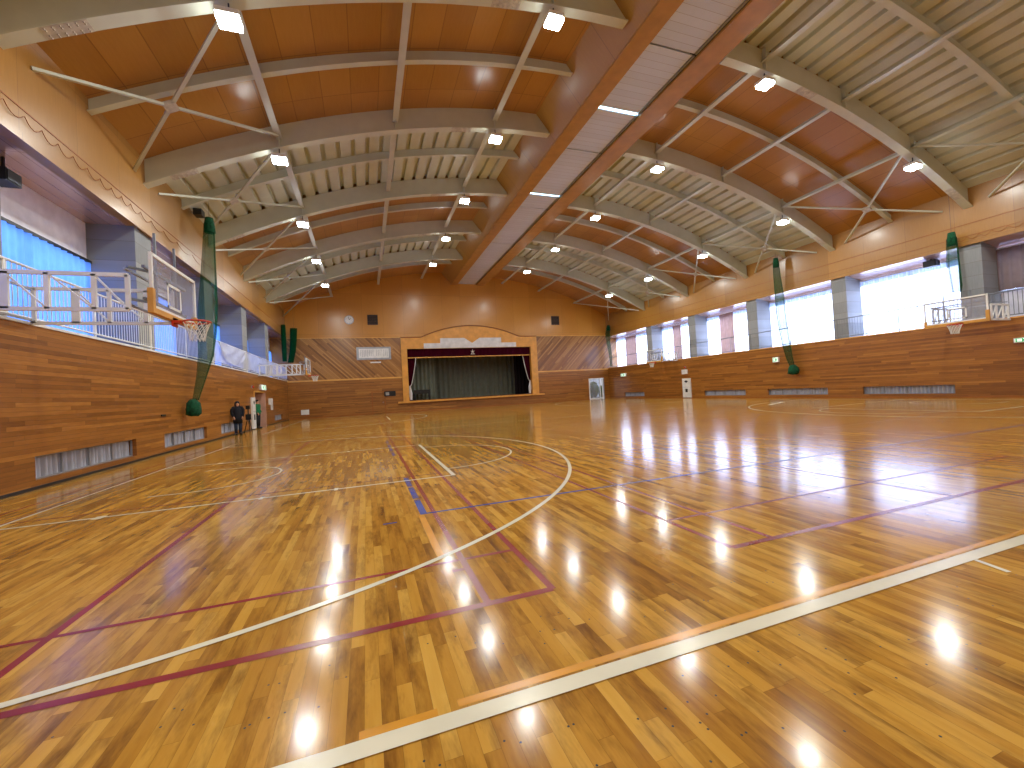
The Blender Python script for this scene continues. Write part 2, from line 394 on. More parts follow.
# ---------------------------------------------------------------- galleries
for s,side in ((1,'left'),(-1,'right')):
    xi=XL if s>0 else XR; xo=GL if s>0 else GR; x0,x1=sorted((xo-.1*s,xi)) 
    fb=7.3 if s>0 else 7.05; hd=6.08 if s>0 else 6.74
    struct('trim_%d'%(1 if s>0 else 2),box(B(),*sorted((xo,xi-.35*s)),YN,YB,S-.12,S),M['concrete']) # gallery floor slab
    struct('trim_%d'%(3 if s>0 else 4),box(B(),*sorted((xi-.02*s,xi+.03*s)),YN,YB,S,S+.06),M['white'] if s>0 else M['trim_wood'])
    # fascia
    f=B(); box(f,*sorted((xi,xi-.25*s)),YN,YB,fb,9.95); ob=struct('ceiling_fascia_'+side,f,M['ply_side']); ob.name='wall_%s_upper'%side
    g=B(); box(g,*sorted((xi,xi+.05*s)),YN,YB,fb-.03,fb+.13); struct('trim_%d'%(5 if s>0 else 6),g,M['ply_side'])
    g=B(); box(g,*sorted((xi,xi+.012*s)),YN,YB,7.97,8.0); box(g,*sorted((xi,xi+.012*s)),YN,YB,7.43,7.45); struct('trim_%d'%(7 if s>0 else 8),g,M['dark_trim'])
    g=B(); zo=fb if s>0 else 6.78; prismY(g,[(xi-.2*s,fb+.005),(xo-.2*s,zo),(xo-.2*s,zo+.12),(xi-.2*s,fb+.125)],YN,YB); fixn(g); so=struct('ceiling',g,M['soffit'])
    # outer wall: band above the windows and spandrels at the pillars
    g=B(); box(g,*sorted((xo,xo-.2*s)),YN,YB,hd,fb)
    prev=YN; 
    for y in T+[YB]:
        pass
    piers=[(-1.8,-.3),(4.2,5.4),(10.0,10.95)]+[(y-.7,y+.35) for y in T[3:]] if s>0 else [(-1.8,-.3),(4.4,5.4),(10.6,11.4),(16.25,17.05),(22.1,22.95),(28.0,28.8),(33.7,34.5)]
    for a,b in piers: box(g,*sorted((xo,xo-.2*s)),a,b,S,hd)
    if s<0: box(g,*sorted((xo+.0*s,xo-.2*s)),piers[1][1],piers[2][0],S,4.8)
    struct('wall_%s_outer'%side,g,M['outerwall'])
    for k,(a,b) in enumerate(piers):
        if k==0: continue
        if k==1 : lab='grey concrete pillar of the %s gallery standing level with the camera, out at the side'%side
        else: lab='grey concrete pillar in the %s gallery, %s one from the camera'%(side,['nearest','second','third','fourth','farthest'][k-2])
        p=B(); box(p,*sorted((xo,xi-.06*s)),a,b,S,fb)
        tag(obj('concrete_pillar',p,M['concrete']),lab,'pillar','concrete pillars of the %s gallery'%side)
    # windows + curtains per bay
    bays=[(piers[k][1],piers[k+1][0]) for k in range(len(piers)-1)]+[(piers[-1][1],YB)]
    for k,(a,b) in enumerate(bays):
        if k==0: continue
        n=(k if s>0 else k+10)
        fr=B(); zb=S if not(s<0 and k==1) else 4.8
        for y in [a+.03,(a+b)/2,b-.03]: box(fr,*sorted((xo-.1*s,xo-.04*s)),y-.03,y+.03,zb,hd)
        box(fr,*sorted((xo-.1*s,xo-.04*s)),a,b,hd-.05,hd); box(fr,*sorted((xo-.1*s,xo-.04*s)),a,b,5.1,5.14); box(fr,*sorted((xo-.1*s,xo-.04*s)),a,b,zb,zb+.05)
        w=struct('window_%d'%n,fr,M['glass_frame'])
        pn=B(); box(pn,*sorted((xo-.13*s,xo-.12*s)),a,b,zb,hd); obj('frosted_pane',pn,M['pane_l'] if s>0 else M['pane_r'],w)
        rl=B(); box(rl,*sorted((xo+.05*s,xo+.12*s)),a,b,hd-.02,hd+.06)
        place=['off to the side','in the nearest window bay','in the second window bay','in the third window bay','in the fourth window bay','in the last window bay'][k-1]
        mat=M['cur_l'] if s>0 else M['cur_r']; a0=a
        if s<0 and k==1:
            gg=thing('window_curtain','greyish brown pleated curtain in the right gallery window at the right picture edge','curtain',(0,0,0),'gathered brown curtains of the right gallery')
            obj('curtain_cloth',wavy(B(),'y',xo+.2*s,b-3.2,b,zb+.03,hd-.02,.05,.32,seed=50),M['cur_brown'],gg,True); 
        t=thing('window_curtain','%s curtain across the %s gallery window %s'%('pale blue lit' if s>0 else 'white sheer' if mat is M['cur_r'] else 'brownish pleated',side,place),'curtain',(0,0,0),'curtains of the %s gallery'%side)
        obj('curtain_rail',rl,M['darkm'] if s>0 else M['white'],t)
        obj('curtain_cloth',wavy(B(),'y',xo+.1*s,a,b,zb+.03,hd-.02,.04,.26 if s>0 else .3,seed=k),mat,t,True)
        if s<0: obj('curtain_header',wavy(B(),'y',xo+.12*s,a,b,hd-.3,hd-.02,.02,.13,seed=k+9),M['cur_h'] if s<0 else mat,t,True)
        if s<0 and k in(3,4,5,6,):
            # gathered darker curtain pushed together in the middle of the bay
            m0={3:(a+.02,a+.35),4:(a+2.2,a+3.6),5:(a+2.2,a+3.3),6:(a+3.2,a+5.2)}[k]
            g=thing('window_curtain','brownish pink curtain gathered %s'%{3:'in a narrow bunch beside the second right pillar',4:'in the third bright bay of the right gallery',5:'in the fourth bright bay of the right gallery',6:'in the last right bay beside the back wall'}[k],'curtain',(0,0,0),'gathered brown curtains of the right gallery')
            obj('curtain_cloth',wavy(B(),'y',xo+.22*s,m0[0],m0[1],S+.03,hd-.02,.05,.18,seed=k+20),M['cur_br2'],g,True)
# railings
def railing(side,k,a,b):
    s=1 if side=='left' else -1; x=(XL if s>0 else XR)-.06*s; top=4.66 if s>0 else 4.62
    pl='between the nearest and second pillars' if k==3 else ['','off to the side of the camera','before the nearest pillar','','between the second and third pillars','between the third and fourth pillars','beyond the farthest pillar'][k] if k!=3 else ''
    if k==4: pl='between the second and third pillars'
    t=thing('gallery_railing','white tubular railing along the %s gallery %s'%(side,pl),'railing',(0,0,0),'railings of the %s gallery'%side)
    m=M['white'] if s>0 else M['mount']
    obj('top_rail',tube(B(),[(x,a,top),(x,b,top)],.03 if s>0 else .028),m,t)
    obj('bottom_rail',tube(B(),[(x,a,S+.16),(x,b,S+.16)],.025 if s>0 else .022),m,t)
    for y in (a+.06,(a+b)/2):
        obj('post',tube(B(),[(x,y,S),(x,y,top)],.03 if s>0 else .025),m,t)
    n=int((b-a)/.135)
    if s>0 and k in(2,3):
        base=None
        for i in range(n):
            y=a+.06+(b-a)*(i+.5)/n
            if base is None:
                base=obj('baluster',tube(B(),[(x,0,S+.16),(x,0,top)],.01,6),m,t); base.location.y=y
            else:
                o=base.copy(); C.objects.link(o); o.location.y=y
    elif True:
        if s<0 and k>2:
            rng=[i for i in range(n) if (a+(b-a)*(i+.5)/n)<a+1.9]
        elif s>0: rng=[]
        else: rng=range(n)
        bm=B()
        for i in rng:
            y=a+(b-a)*(i+.5)/n; tube(bm,[(x,y,S+.16),(x,y,top)],.012,5)
        if rng: o=obj('baluster_row',bm,m,t)
        else: bm.free()
    if s>0 and k>=4:
        g=B(); nn=10; grid=[]
        for i in range(nn+1):
            row=[]
            for j in range(5):
                y=a+(b-a)*i/nn; z=S+.2+(top-.05-S-.2)*j/4; sag=.0
                row.append(g.verts.new((x+.04+.03*math.sin(i*1.3+j),y,z)))
            grid.append(row)
        for i in range(nn):
            for j in range(4): g.faces.new((grid[i][j],grid[i+1][j],grid[i+1][j+1],grid[i][j+1]))
        obj('safety_mesh',g,M['meshw'],t,True)
for side in('left','right'):
    for k in range(1,len(T)):
        a=T[k]; b=T[k+1] if k+1<len(T) else YB
        railing(side,k,a,b)
# white cloth sagging over the left railing beyond the near goal
g=B(); nn=16;rows=[]
for i in range(nn+1):
    u=i/nn; y=23.3+4.6*u; sag=.95*(1-(2*u-1)**2)**.6
    rows.append([g.verts.new((XL+.06+.05*math.sin(j*1.7+i*.8),y,4.6-sag*j/5)) for j in range(6)])
for i in range(nn):
    for j in range(5): g.faces.new((rows[i][j],rows[i+1][j],rows[i+1][j+1],rows[i][j+1]))
tag(obj('draped_net',g,M['meshw'],None,True),'white net cloth sagging from the left gallery railing beyond the green net','net')
# ---------------------------------------------------------------- back wall
D0=.3
bb=B()
box(bb,XL-1.9,.56,YB,YB+D0,0,3.36); box(bb,.56,1.7,YB,YB+D0,2.1,3.36); box(bb,1.7,3.4,YB,YB+D0,0,3.36)
box(bb,3.4,17.65,YB,YB+D0,0,.95)
box(bb,17.65,23.9,YB,YB+D0,0,3.36); box(bb,23.9,25.65,YB,YB+D0,2.3,3.36); box(bb,25.65,XR+2.0,YB,YB+D0,0,3.36)
struct('wall_back',bb,M['boards_x'])
struct('wall_back_left_diagonal',box(B(),XL-1.9,3.4,YB,YB+D0,3.36,7.25),M['diag_l'])
struct('wall_back_right_diagonal',box(B(),17.65,XR+2,YB,YB+D0,3.36,7.25),M['diag_r'])
up=B(); box(up,XL-1.9,XR+2,YB,YB+D0,7.25,15); struct('wall_back_upper',up,M['ply_back'])
struct('trim_9',box(box(B(),XL,3.4,YB-.05,YB,3.3,3.44),17.65,XR,YB-.05,YB,3.3,3.44),M['trim_wood'])
struct('trim_10',box(box(B(),XL,3.4,YB-.02,YB,7.22,7.28),17.65,XR,YB-.02,YB,7.22,7.28),M['trim_wood'])
struct('baseboard_back',box(box(B(),XL,.5,YB-.02,YB,0,.08),1.75,23.85,YB-.02,YB,0,.08),M['dark_trim'])
# stage
fr=B(); box(fr,3.4,3.97,YB-.12,YB+D0,.95,7.2); box(fr,16.9,17.65,YB-.12,YB+D0,.95,7.2)
pts=[(3.97,6.1),(3.97,7.2),(5.2,7.2)]
for i in range(0,25):
    u=i/24; x=5.4+(15.6-5.4)*u; pts.append((x,7.2+1.12*(1-(2*u-1)**2)))
pts+=[(15.9,7.2),(16.9,7.2),(16.9,6.1)]
prismY(fr,pts,YB-.12,YB+D0); fixn(fr)
st=struct('trim_11',fr,M['frame_wood'])
mo=B()
pa=[(3.4,7.23),(5.3,7.23)]+[(5.4+10.2*i/24,7.25+1.14*(1-(2*i/24-1)**2)) for i in range(25)]+[(15.8,7.23),(17.65,7.23)]
for p,q_ in zip(pa,pa[1:]): bar(mo,(p[0],YB-.13,p[1]),(q_[0],YB-.13,q_[1]),.1,.07)
obj('arched_moulding',mo,M['dark_trim'],st)
fw=B(); prismY(fw,[(5.6,6.12),(15.28,6.12),(15.28,6.6),(13.64,6.6),(13.64,7.12),(11.3,7.12),(10.5,6.6),(9.7,7.12),(7.24,7.12),(7.24,6.62),(5.6,6.62)],YB-.135,YB-.115); fixn(fw)
obj('stepped_white_panel',fw,M['white_dim'],st)
struct('trim_12',box(B(),2.9,18.2,YB-.28,YB+.05,.86,1.03),M['frame_wood'])
sb=B(); box(sb,3.0,18,YB+D0,YB+7,.85,1.05); struct('floor_stage',sb,M['dark_trim'])
sw=B(); box(sw,2.2,2.4,YB+D0,YB+7,1.05,9);box(sw,18.4,18.6,YB+D0,YB+7,1.05,9);box(sw,2.2,18.6,YB+7,YB+7.2,1.05,9);box(sw,2.2,18.6,YB+D0,YB+7.2,9,9.2)
struct('wall_stage',sw,M['dark_trim'])
t=thing('stage_valance','maroon valance with a small silver crest across the top of the stage','curtain')
obj('valance_cloth',wavy(B(),'x',YB+.12,3.9,17.,5.28,6.3,.015,.4),M['maroon'],t,True)
fri=B(); bar(fri,(3.95,YB+.08,5.24),(16.95,YB+.08,5.24),.05,.1); g=obj('gold_fringe',fri,M['pad'],t); g['label']='gold fringe'
em=B()
def disc(bm,cx,cz,r,y0,y1,n=12):
    prismY(bm,[(cx+r*math.cos(2*PI*i/n),cz+r*math.sin(2*PI*i/n)) for i in range(n)],y0,y1)
for k in range(5):
    a=R(90+72*k); prismY(em,[(10.55+.05*math.cos(a+1.3),5.72+.05*math.sin(a+1.3)),(10.55+.27*math.cos(a),5.72+.27*math.sin(a)),(10.55+.05*math.cos(a-1.3),5.72+.05*math.sin(a-1.3))],YB+.05,YB+.07)
prismY(em,[(10.3,5.45),(10.8,5.45),(10.72,5.52),(10.38,5.52)],YB+.05,YB+.07)
disc(em,10.55,5.72,.08,YB+.04,YB+.06)
fixn(em); obj('silver_crest',em,M['silver'],t)
t=thing('stage_backdrop','grey-green pleated backdrop curtain hanging at the back of the stage','curtain')
obj('backdrop_cloth',wavy(B(),'x',YB+4.2,5.,16.8,1.07,8.8,.09,.55),M['cur_grey'],t,True)
t=thing('stage_curtain','grey-green pleated side curtain at the left of the stage','curtain')
obj('curtain_cloth',wavy(B(),'x',YB+2.2,3.2,6.9,1.07,8.8,.09,.42,3),M['cur_grey'],t,True)
t=thing('stage_curtain','black side curtain at the right of the stage','curtain')
obj('curtain_cloth',wavy(B(),'x',YB+2.6,15.9,18.,1.07,8.8,.09,.42,3),M['cur_dark'],t,True)
for s,nm in((-1,'left'),(1,'right')):
    xe=3.95 if s<0 else 16.95
    t=thing('stage_drape','maroon tied-back drape with a white cord at the %s edge of the stage opening'%nm,'curtain',(0,0,0),'maroon stage drapes')
    g=B();rows=[]
    zs=[5.6,4.6,3.6,2.6,2.2,1.8,1.08]; wd=[.9,.75,.56,.32,.24,.3,.4]
    for z,w in zip(zs,wd):
        rows.append([g.verts.new((xe-s*w*i/12,YB+.35+.05*math.sin(i*1.9),z)) for i in range(13)])
    for r0,r1 in zip(rows,rows[1:]):
        for i in range(12): g.faces.new((r0[i],r0[i+1],r1[i+1],r1[i]))
    obj('drape_cloth',g,M['maroon'],t,True)
    cd=B(); tube(cd,[(xe-s*.86,YB+.27,5.2),(xe-s*.74,YB+.27,4.5),(xe-s*.57,YB+.27,3.6),(xe-s*.34,YB+.27,2.65),(xe-s*.15,YB+.28,2.4)],.035,6)
    obj('white_cord',cd,M['white'],t)
    tb=B(); loft(tb,[(xe-s*.22,YB+.28,1.12,.12,.06),(xe-s*.2,YB+.28,1.8,.17,.07),(xe-s*.14,YB+.28,2.5,.06,.04)]); obj('white_tie_back',tb,M['white_dim'],t)
# upright piano / table at the stage left
t=thing('piano','dark grand-style table piano with straight legs standing at the left of the stage','piano',(5.3,YB+1.2,1.05))
obj('case',box(B(),-.75,.85,-.35,.35,.62,.98),M['dark'],t); obj('lid',box(B(),-.78,.88,-.38,.38,.98,1.02),M['dark'],t)
for x,y in((-.68,-.28),(.78,-.28),(-.68,.28),(.78,.28)): obj('leg',box(B(),x-.05,x+.05,y-.05,y+.05,0,.62),M['dark'],t)
# back wall fittings
def disk(n,r,y0,y1,m,par,segs=32,cx=0,cz=0):
    bm=B(); prismY(bm,[(cx+r*math.cos(2*PI*i/segs),cz+r*math.sin(2*PI*i/segs)) for i in range(segs)],y0,y1); fixn(bm); return obj(n,bm,m,par)
t=thing('wall_clock','round white wall clock high on the back wall left of the speaker grille','clock',(-1.15,YB,8.93))
disk('clock_rim',.42,-.08,0,M['glass_frame'],t); disk('clock_face',.37,-.1,-.08,M['white'],t)
h=B(); bar(h,(0,-.11,0),(-.06,-.11,.28),.03,.01,(0,1,0)); obj('minute_hand',h,M['dark'],t)
h=B(); bar(h,(0,-.11,0),(.14,-.11,.12),.04,.01,(0,1,0)); obj('hour_hand',h,M['dark'],t)
mk=B()
for k in range(12): 
    a=2*PI*k/12; bar(mk,(.3*math.cos(a),-.103,.3*math.sin(a)),(.345*math.cos(a),-.103,.345*math.sin(a)),.02,.004,(0,1,0))
obj('hour_marks',mk,M['dark'],t)
for x,nm in((.93,'left of'),(20.05,'right of')):
    t=thing('speaker_grille','square dark brown lattice grille on the back wall %s the stage'%nm,'grille',(x,YB,8.95),'lattice grilles on the back wall')
    obj('recess',box(B(),-.46,.46,-.03,0,-.48,.48),M['dark'],t)
    g=B()
    for k in range(7):
        o=-.45+.9*k/6; box(g,o-.022,o+.022,-.07,-.03,-.47,.47); box(g,-.46,.46,-.068,-.032,o-.022,o+.022)
    obj('lattice',g,M['lattice'],t)
t=thing('notice_board','white lettered song board in a grey frame on the diagonal boards left of the stage','board',(.9,YB,5.75))
obj('board_frame',box(B(),-1.55,1.55,-.08,0,-.6,.6),M['glass_frame'],t); obj('board_face',box(B(),-1.35,1.35,-.1,-.08,-.44,.44),M['white'],t)
g=B(); rr=random.Random(3)
for c_ in range(16):
    x=-1.2+2.4*c_/15
    if c_ in(8,): continue
    z=.34
    while z>-.3+.1*rr.random():
        box(g,x-.03,x+.03,-.103,-.1,z-.05,z); z-=.085
obj('board_lettering',g,M['glass_frame'],t)
tag(obj('name_plate',box(B(),.55,1.5,YB-.04,YB,4.83,4.95),M['white']),'small white strip plate under the song board','plate')
t=thing('wall_switch_box','black and silver control box on the back wall between the small door and the stage','box',(2.2,YB,1.85))
obj('case',box(B(),-.55,.5,-.08,0,-.24,.24),M['dark'],t); obj('silver_face',box(B(),-.42,-.1,-.1,-.08,-.14,.14),M['glass_frame'],t)
tag(obj('outlet_plate',box(B(),-5.55,-4.9,YB-.05,YB,.35,.8),M['white']),'small white plate low on the back wall near the left corner','plate')
d=struct('door_1',box(B(),.6,1.66,YB+.0,YB+.06,0,2.06),M['boards_x']); 
fm=B(); box(fm,.5,.6,YB-.03,YB+.1,0,2.14);box(fm,1.66,1.76,YB-.03,YB+.1,0,2.14);box(fm,.6,1.66,YB-.03,YB+.1,2.06,2.14); obj('door_frame',fm,M['dark_trim'],d)
h=B(); tube(h,[(1.52,YB-.05,1.0),(1.52,YB-.05,1.12)],.02); obj('door_handle',h,M['glass_frame'],d)
# glazed door at the right of the back wall, garden behind
fm=B(); box(fm,23.8,23.92,YB-.04,YB+.2,0,2.38);box(fm,25.63,25.75,YB-.04,YB+.2,0,2.38);box(fm,23.92,25.63,YB-.04,YB+.2,2.28,2.38)
d=struct('door_2',fm,M['white'])
obj('glass',box(B(),23.92,25.3,YB+.1,YB+.11,.1,2.28),M['glass'],d)
lf=B(); box(lf,23.92,25.32,YB+.08,YB+.13,0,.1);box(lf,25.26,25.36,YB+.06,YB+.14,0,2.28); obj('door_leaf_frame',lf,M['white'],d)
bx=B(); box(bx,25.4,25.5,YB-.5,YB-.44,0,2.3); obj('open_leaf_edge',bx,M['glass_frame'],d)
struct('ground_outside',box(B(),18,36,YB+.3,YB+16,-.15,-.02),M['asphalt'])
tag(obj('garden_wall',box(B(),18,36,YB+13,YB+13.3,-.1,3.1),M['white_dim']),'pale building wall seen through the glazed door','wall')
def bush(x,y,r,h,lab):
    bm=B(); bmesh.ops.create_icosphere(bm,subdivisions=3,radius=1)
    rr=random.Random(int(x*10))
    for v in bm.verts:
        k=1+.25*math.sin(v.co.x*7+v.co.z*5)+.12*rr.uniform(-1,1); v.co=Vector((x+v.co.x*r*k,y+v.co.y*r*k,-.05+h/2+v.co.z*h/2*k))
    tag(obj('shrub',bm,M['grass'],None,True),lab,'shrub')
bush(27.3,YB+6,1.0,2.0,'dark green shrub outside seen at the left through the glazed door')
bush(30.0,YB+7,.8,1.5,'low dark shrub outside seen at the right through the glazed door')
# ---------------------------------------------------------------- left wall fittings
def hydrant(side,y,w,h):
    s=1 if side=='left' else -1; x=XL if s>0 else XR
    t=thing('fire_hose_cabinet','tall white fire hose cabinet with two dark marks on the %s wall'%side,'cabinet',(x,y,0),'fire hose cabinets')
    obj('cabinet_body',box(B(),*sorted((0,.1*s)),-w/2,w/2,.05,h),M['white'],t)
    obj('door_line',box(B(),*sorted((.1*s,.108*s)),-w/2+.05,w/2-.05,.55*h,.56*h),M['glass_frame'],t)
    g=B(); box(g,*sorted((.1*s,.112*s)),-.16*w/.8,.16*w/.8,h*.82,h*.87); box(g,*sorted((.1*s,.112*s)),-.07,.07,h*.78,h*.9); obj('upper_mark',g,M['dark'],t)
    g=B(); box(g,*sorted((.1*s,.112*s)),-.13,.13,h*.3,h*.47); obj('lower_mark',g,M['dark'],t)
    return t
hydrant('left',29.2,.7,1.95); hydrant('right',29.3,.95,1.72)
def exit_sign(x,y,z,L,h,s,lab):
    t=thing('exit_sign',lab,'sign',(x,y,z),'illuminated exit signs')
    obj('sign_box',box(B(),*sorted((0,.12*s)),-L/2,L/2,-h/2,h/2),M['white'],t)
    obj('lit_face',box(B(),*sorted((.12*s,.125*s)),-L/2+.03,L/2-.03,-h/2+.03,h/2-.03),M['sign'],t)
    g=B(); f=lambda y0,y1,z0,z1: box(g,*sorted((.125*s,.13*s)),y0*L,y1*L,z0*h,z1*h)
    f(-.05,.38,-.36,-.28);f(-.05,.38,.28,.36);f(.3,.38,-.3,.3);f(-.08,.0,-.36,.3)
    # running figure
    g2=[((-.25,.2),(-.12,-.05)),((-.12,-.05),(-.02,-.3)),((-.14,-.05),(-.28,-.3)),((-.22,.12),(-.05,.1)),((-.22,.12),(-.34,.0))]
    for (a,b),(c_,d_) in g2: bar(g,(.128*s,a*L,b*h),(.128*s,c_*L,d_*h),.06*h+.015,.004,(1,0,0))
    obj('running_figure_pictogram',g,M['signg'],t)
exit_sign(XL,31.9,2.62,1.3,.36,1,'lit exit sign with a green running figure over the left wall doorway')
exit_sign(XR,38.6,2.52,.9,.34,-1,'lit exit sign at the far end of the right wall')
exit_sign(XR,20.8,2.6,.42,.34,-1,'small lit exit sign beside the green net bundle on the right wall')
exit_sign(XR,9.5,2.45,.5,.2,-1,'exit sign at the right edge of the picture below the near goal')
def wall_lamp(x,y,z,s,lab):
    t=thing('alarm_lamp',lab,'lamp',(x,y,z),'red alarm lamps')
    bm=B(); bmesh.ops.create_uvsphere(bm,u_segments=12,v_segments=8,radius=.07); bmesh.ops.translate(bm,verts=bm.verts,vec=(.06*s,0,0)); obj('red_dome',bm,M['orange'],t,True)
    obj('base',box(B(),*sorted((0,.03*s)),-.09,.09,-.09,.09),M['glass_frame'],t)
wall_lamp(XL,29.3,2.6,1,'small red alarm lamp above the left fire hose cabinet'); wall_lamp(XR,29.4,2.68,-1,'small red alarm lamp above the right fire hose cabinet')
t=thing('wall_speaker','small white box on the right wall between alarm lamp and fire hose cabinet','speaker',(XR,29.45,2.3))
obj('speaker_case',box(B(),-.12,0,-.3,.3,-.2,.2),M['white'],t); obj('speaker_mesh',box(B(),-.125,-.12,-.22,.22,-.13,.13),M['white_dim'],t)
# doorway in the left wall
fm=B(); box(fm,XL-.3,XL+.03,29.66,29.76,0,2.36);box(fm,XL-.3,XL+.03,32.28,32.38,0,2.36);box(fm,XL-.3,XL+.03,29.76,32.28,2.28,2.36)
d=struct('door_3',fm,M['trim_wood'])
obj('open_door_leaf',box(B(),XL-.9,XL+.12,32.2,32.26,0,2.26),M['pinkdoor'],d)
rm=B(); box(rm,XL-2.2,XL-.35,29.0,29.2,0,2.6);box(rm,XL-2.2,XL-.35,33.2,33.4,0,2.6);box(rm,XL-2.4,XL-2.2,29.0,33.4,0,2.6);box(rm,XL-2.4,XL-.35,29,33.4,2.6,2.7)
struct('wall_lobby',rm,M['pinkdoor']); struct('floor_lobby',box(B(),XL-2.4,XL-.0,29.2,33.2,-.15,-.004),M['asphalt'])
t=thing('wall_notice','white paper notices pinned on the left wall right of the doorway','notice',(XL,34.4,1.55))
obj('upper_sheet',box(B(),0,.02,-.75,.65,-.1,.35),M['white'],t); obj('lower_sheet',box(B(),0,.03,-.1,.65,-.5,-.1),M['white'],t)
tag(obj('wall_hook_plate',box(B(),XL,XL+.03,17.2,17.5,1.28,1.34),M['darkm']),'small dark metal plate on the left wall above the gap of the two near vents','plate')
# ---------------------------------------------------------------- basketball goals
def goal(side,cy,lab,near):
    s=1 if side=='left' else -1; x0=XL if s>0 else XR
    t=thing('basketball_goal',lab,'basketball goal',(x0,cy,0),'wall mounted basketball goals')
    L=2.85 if s>0 else 1.75; m=M['white']; bx=L*s       # plane of the board
    for k,yy in enumerate((-.95,.95)):
        zt=4.02 if k==0 else 4.18; zb=3.38 if k==0 else 3.45
        g=B(); e=(L-.35)*s
        bar(g,(0,yy,zt),(e,yy,zt),.05,.07);bar(g,(0,yy,zb),(e,yy,zb),.05,.07)
        for x in ((.1,.78,1.35,2.0,L-.36) if s>0 else (.1,.5,1.0,L-.36)): bar(g,(x*s,yy,zb),(x*s,yy,zt),.05,.07 if x!=.78 else .14)
        xs=(.78,1.35,2.0,L-.36) if s>0 else (.02,.5,1.0,L-.36)
        for a,b in zip(xs,xs[1:]): 
            bar(g,(a*s,yy,zt),(b*s,yy,zb),.03,.03)
        obj('lattice_arm',g,m,t)
    g=B()
    for x in (.1,L-.4):
        for z in (3.5,4.15): bar(g,(x*s,-.95,z),(x*s,.95,z),.04,.04)
    pass
    obj('cross_bracing',g,M['glass_frame'],t)
    g=B(); 
    for yy in(-.45,.45): bar(g,((L-.12)*s,yy,3.4),((L-.12)*s,yy,(5.0 if s>0 else 4.75) if near else 4.6),.04,.04)
    for z in(3.6,4.2): 
        bar(g,((L-.38)*s,-.9,z),((L-.12)*s,-.45,z),.04,.04); bar(g,((L-.38)*s,.9,z),((L-.12)*s,.45,z),.04,.04)
        bar(g,((L-.12)*s,-.95,z),((L-.12)*s,.95,z),.05,.05)
    obj('board_mount',g,M['mount'],t)
    b=B(); box(b,*sorted((bx,bx+.02*s)),-.97,1.05,3.45,4.42); bd=obj('backboard',b,M['glass'],t); bd['label']='clear acrylic backboard'
    f=B(); w=.045
    for y0,y1,z0,z1 in((-1.0,1.08,4.4,4.46),(-1.0,1.08,3.42,3.47),(-1.02,-.97,3.42,4.46),(1.05,1.1,3.42,4.46)): box(f,*sorted((bx-.01*s,bx+.04*s)),y0,y1,z0,z1)
    obj('board_border',f,m,bd)
    f=B()
    for y0,y1,z0,z1 in((-.35,.3,4.0,4.05),(-.35,.3,3.55,3.6),(-.35,-.3,3.55,4.05),(.25,.3,3.55,4.05)): box(f,*sorted((bx+.02*s,bx+.028*s)),y0,y1,z0,z1)
    obj('target_square',f,m,bd)
    f=B(); box(f,*sorted((bx-.04*s,bx+.05*s)),-1.04,1.12,3.32,3.42); box(f,*sorted((bx-.04*s,bx+.05*s)),-1.04,-.93,3.42,3.78); box(f,*sorted((bx-.04*s,bx+.05*s)),1.02,1.12,3.42,3.6)
    obj('edge_padding',f,M['pad'],t)
    rc=bx+.42*s; rm_=B(); pts=[(rc+.24*math.cos(2*PI*i/28),-.1+.24*math.sin(2*PI*i/28),3.3) for i in range(29)]
    tube(rm_,pts,.018,8,False); box(rm_,*sorted((bx+.02*s,bx+.2*s)),-.2,0,3.27,3.32); box(rm_,*sorted((bx+.02*s,bx+.05*s)),-.22,.02,3.2,3.38)
    rim=obj('rim',rm_,M['orange'],t)
    n=B(); lv=[(3.28,.235),(3.2,.2),(3.1,.165),(3.0,.14),(2.9,.13)]
    for k in range(12):
        for j in range(4):
            for d_ in(-1,1):
                a0=2*PI*(k+(.5 if j%2 else 0))/12; a1=a0+d_*PI/12
                z0,r0=lv[j];z1,r1=lv[j+1]
                bar(n,(rc+r0*math.cos(a0),-.1+r0*math.sin(a0),z0),(rc+r1*math.cos(a1),-.1+r1*math.sin(a1),z1),.012,.012)
    obj('hoop_net',n,M['netw'],rim)
    return t
goal('left',10.5,'large basketball goal on white lattice arms on the left gallery, nearest hoop',True)
goal('right',10.8,'basketball goal with clear board at the right edge of the picture',True)
goal('left',31.9,'small distant basketball goal in the far left corner before the back wall',False)
goal('right',31.2,'small distant basketball goal on the far right wall above the fire hose cabinet',False)
# ---------------------------------------------------------------- roof
def deckpoly(side,kind):
    """roof surface cross-section (lower edge); white bays are corrugated"""
    f=zl if side=='L' else zr; a,b=(XL,BL) if side=='L' else (BR,XR); out=[]
    if kind=='ply':
        n=48
        for i in range(n+1):
            x=a+(b-a)*i/n; out.append((x,f(x)+DEP))
    else:
        per=.6; n=int((b-a)/per)+1
        for k in range(n):
            for o,h in((0,0),(.42,0),(.44,.17),(.58,.17)):
                x=a+k*per+o
                if x<=b: out.append((x,f(x)+DEP+h))
        out.append((b,f(b)+DEP))
    return out
edges=[YN]+T+[YB]
for side in 'LR':
    for k in range(len(edges)-1):
        kind='ply' if (k%2==1) else 'deck'     # k=3 -> bay T0-T1
        y0,y1=edges[k],edges[k+1]
        p=deckpoly(side,kind); bm=B()
        lo0=[bm.verts.new((x,y0,z)) for x,z in p];lo1=[bm.verts.new((x,y1,z)) for x,z in p]
        up0=[bm.verts.new((x,y0,z+.35)) for x,z in p];up1=[bm.verts.new((x,y1,z+.35)) for x,z in p]
        for i in range(len(p)-1):
            bm.faces.new((lo0[i],lo1[i],lo1[i+1],lo0[i+1])); bm.faces.new((up0[i],up0[i+1],up1[i+1],up1[i]))
        fixn(bm)
        struct('ceiling',bm,M['ply_roof'] if kind=='ply' else M['deck'])
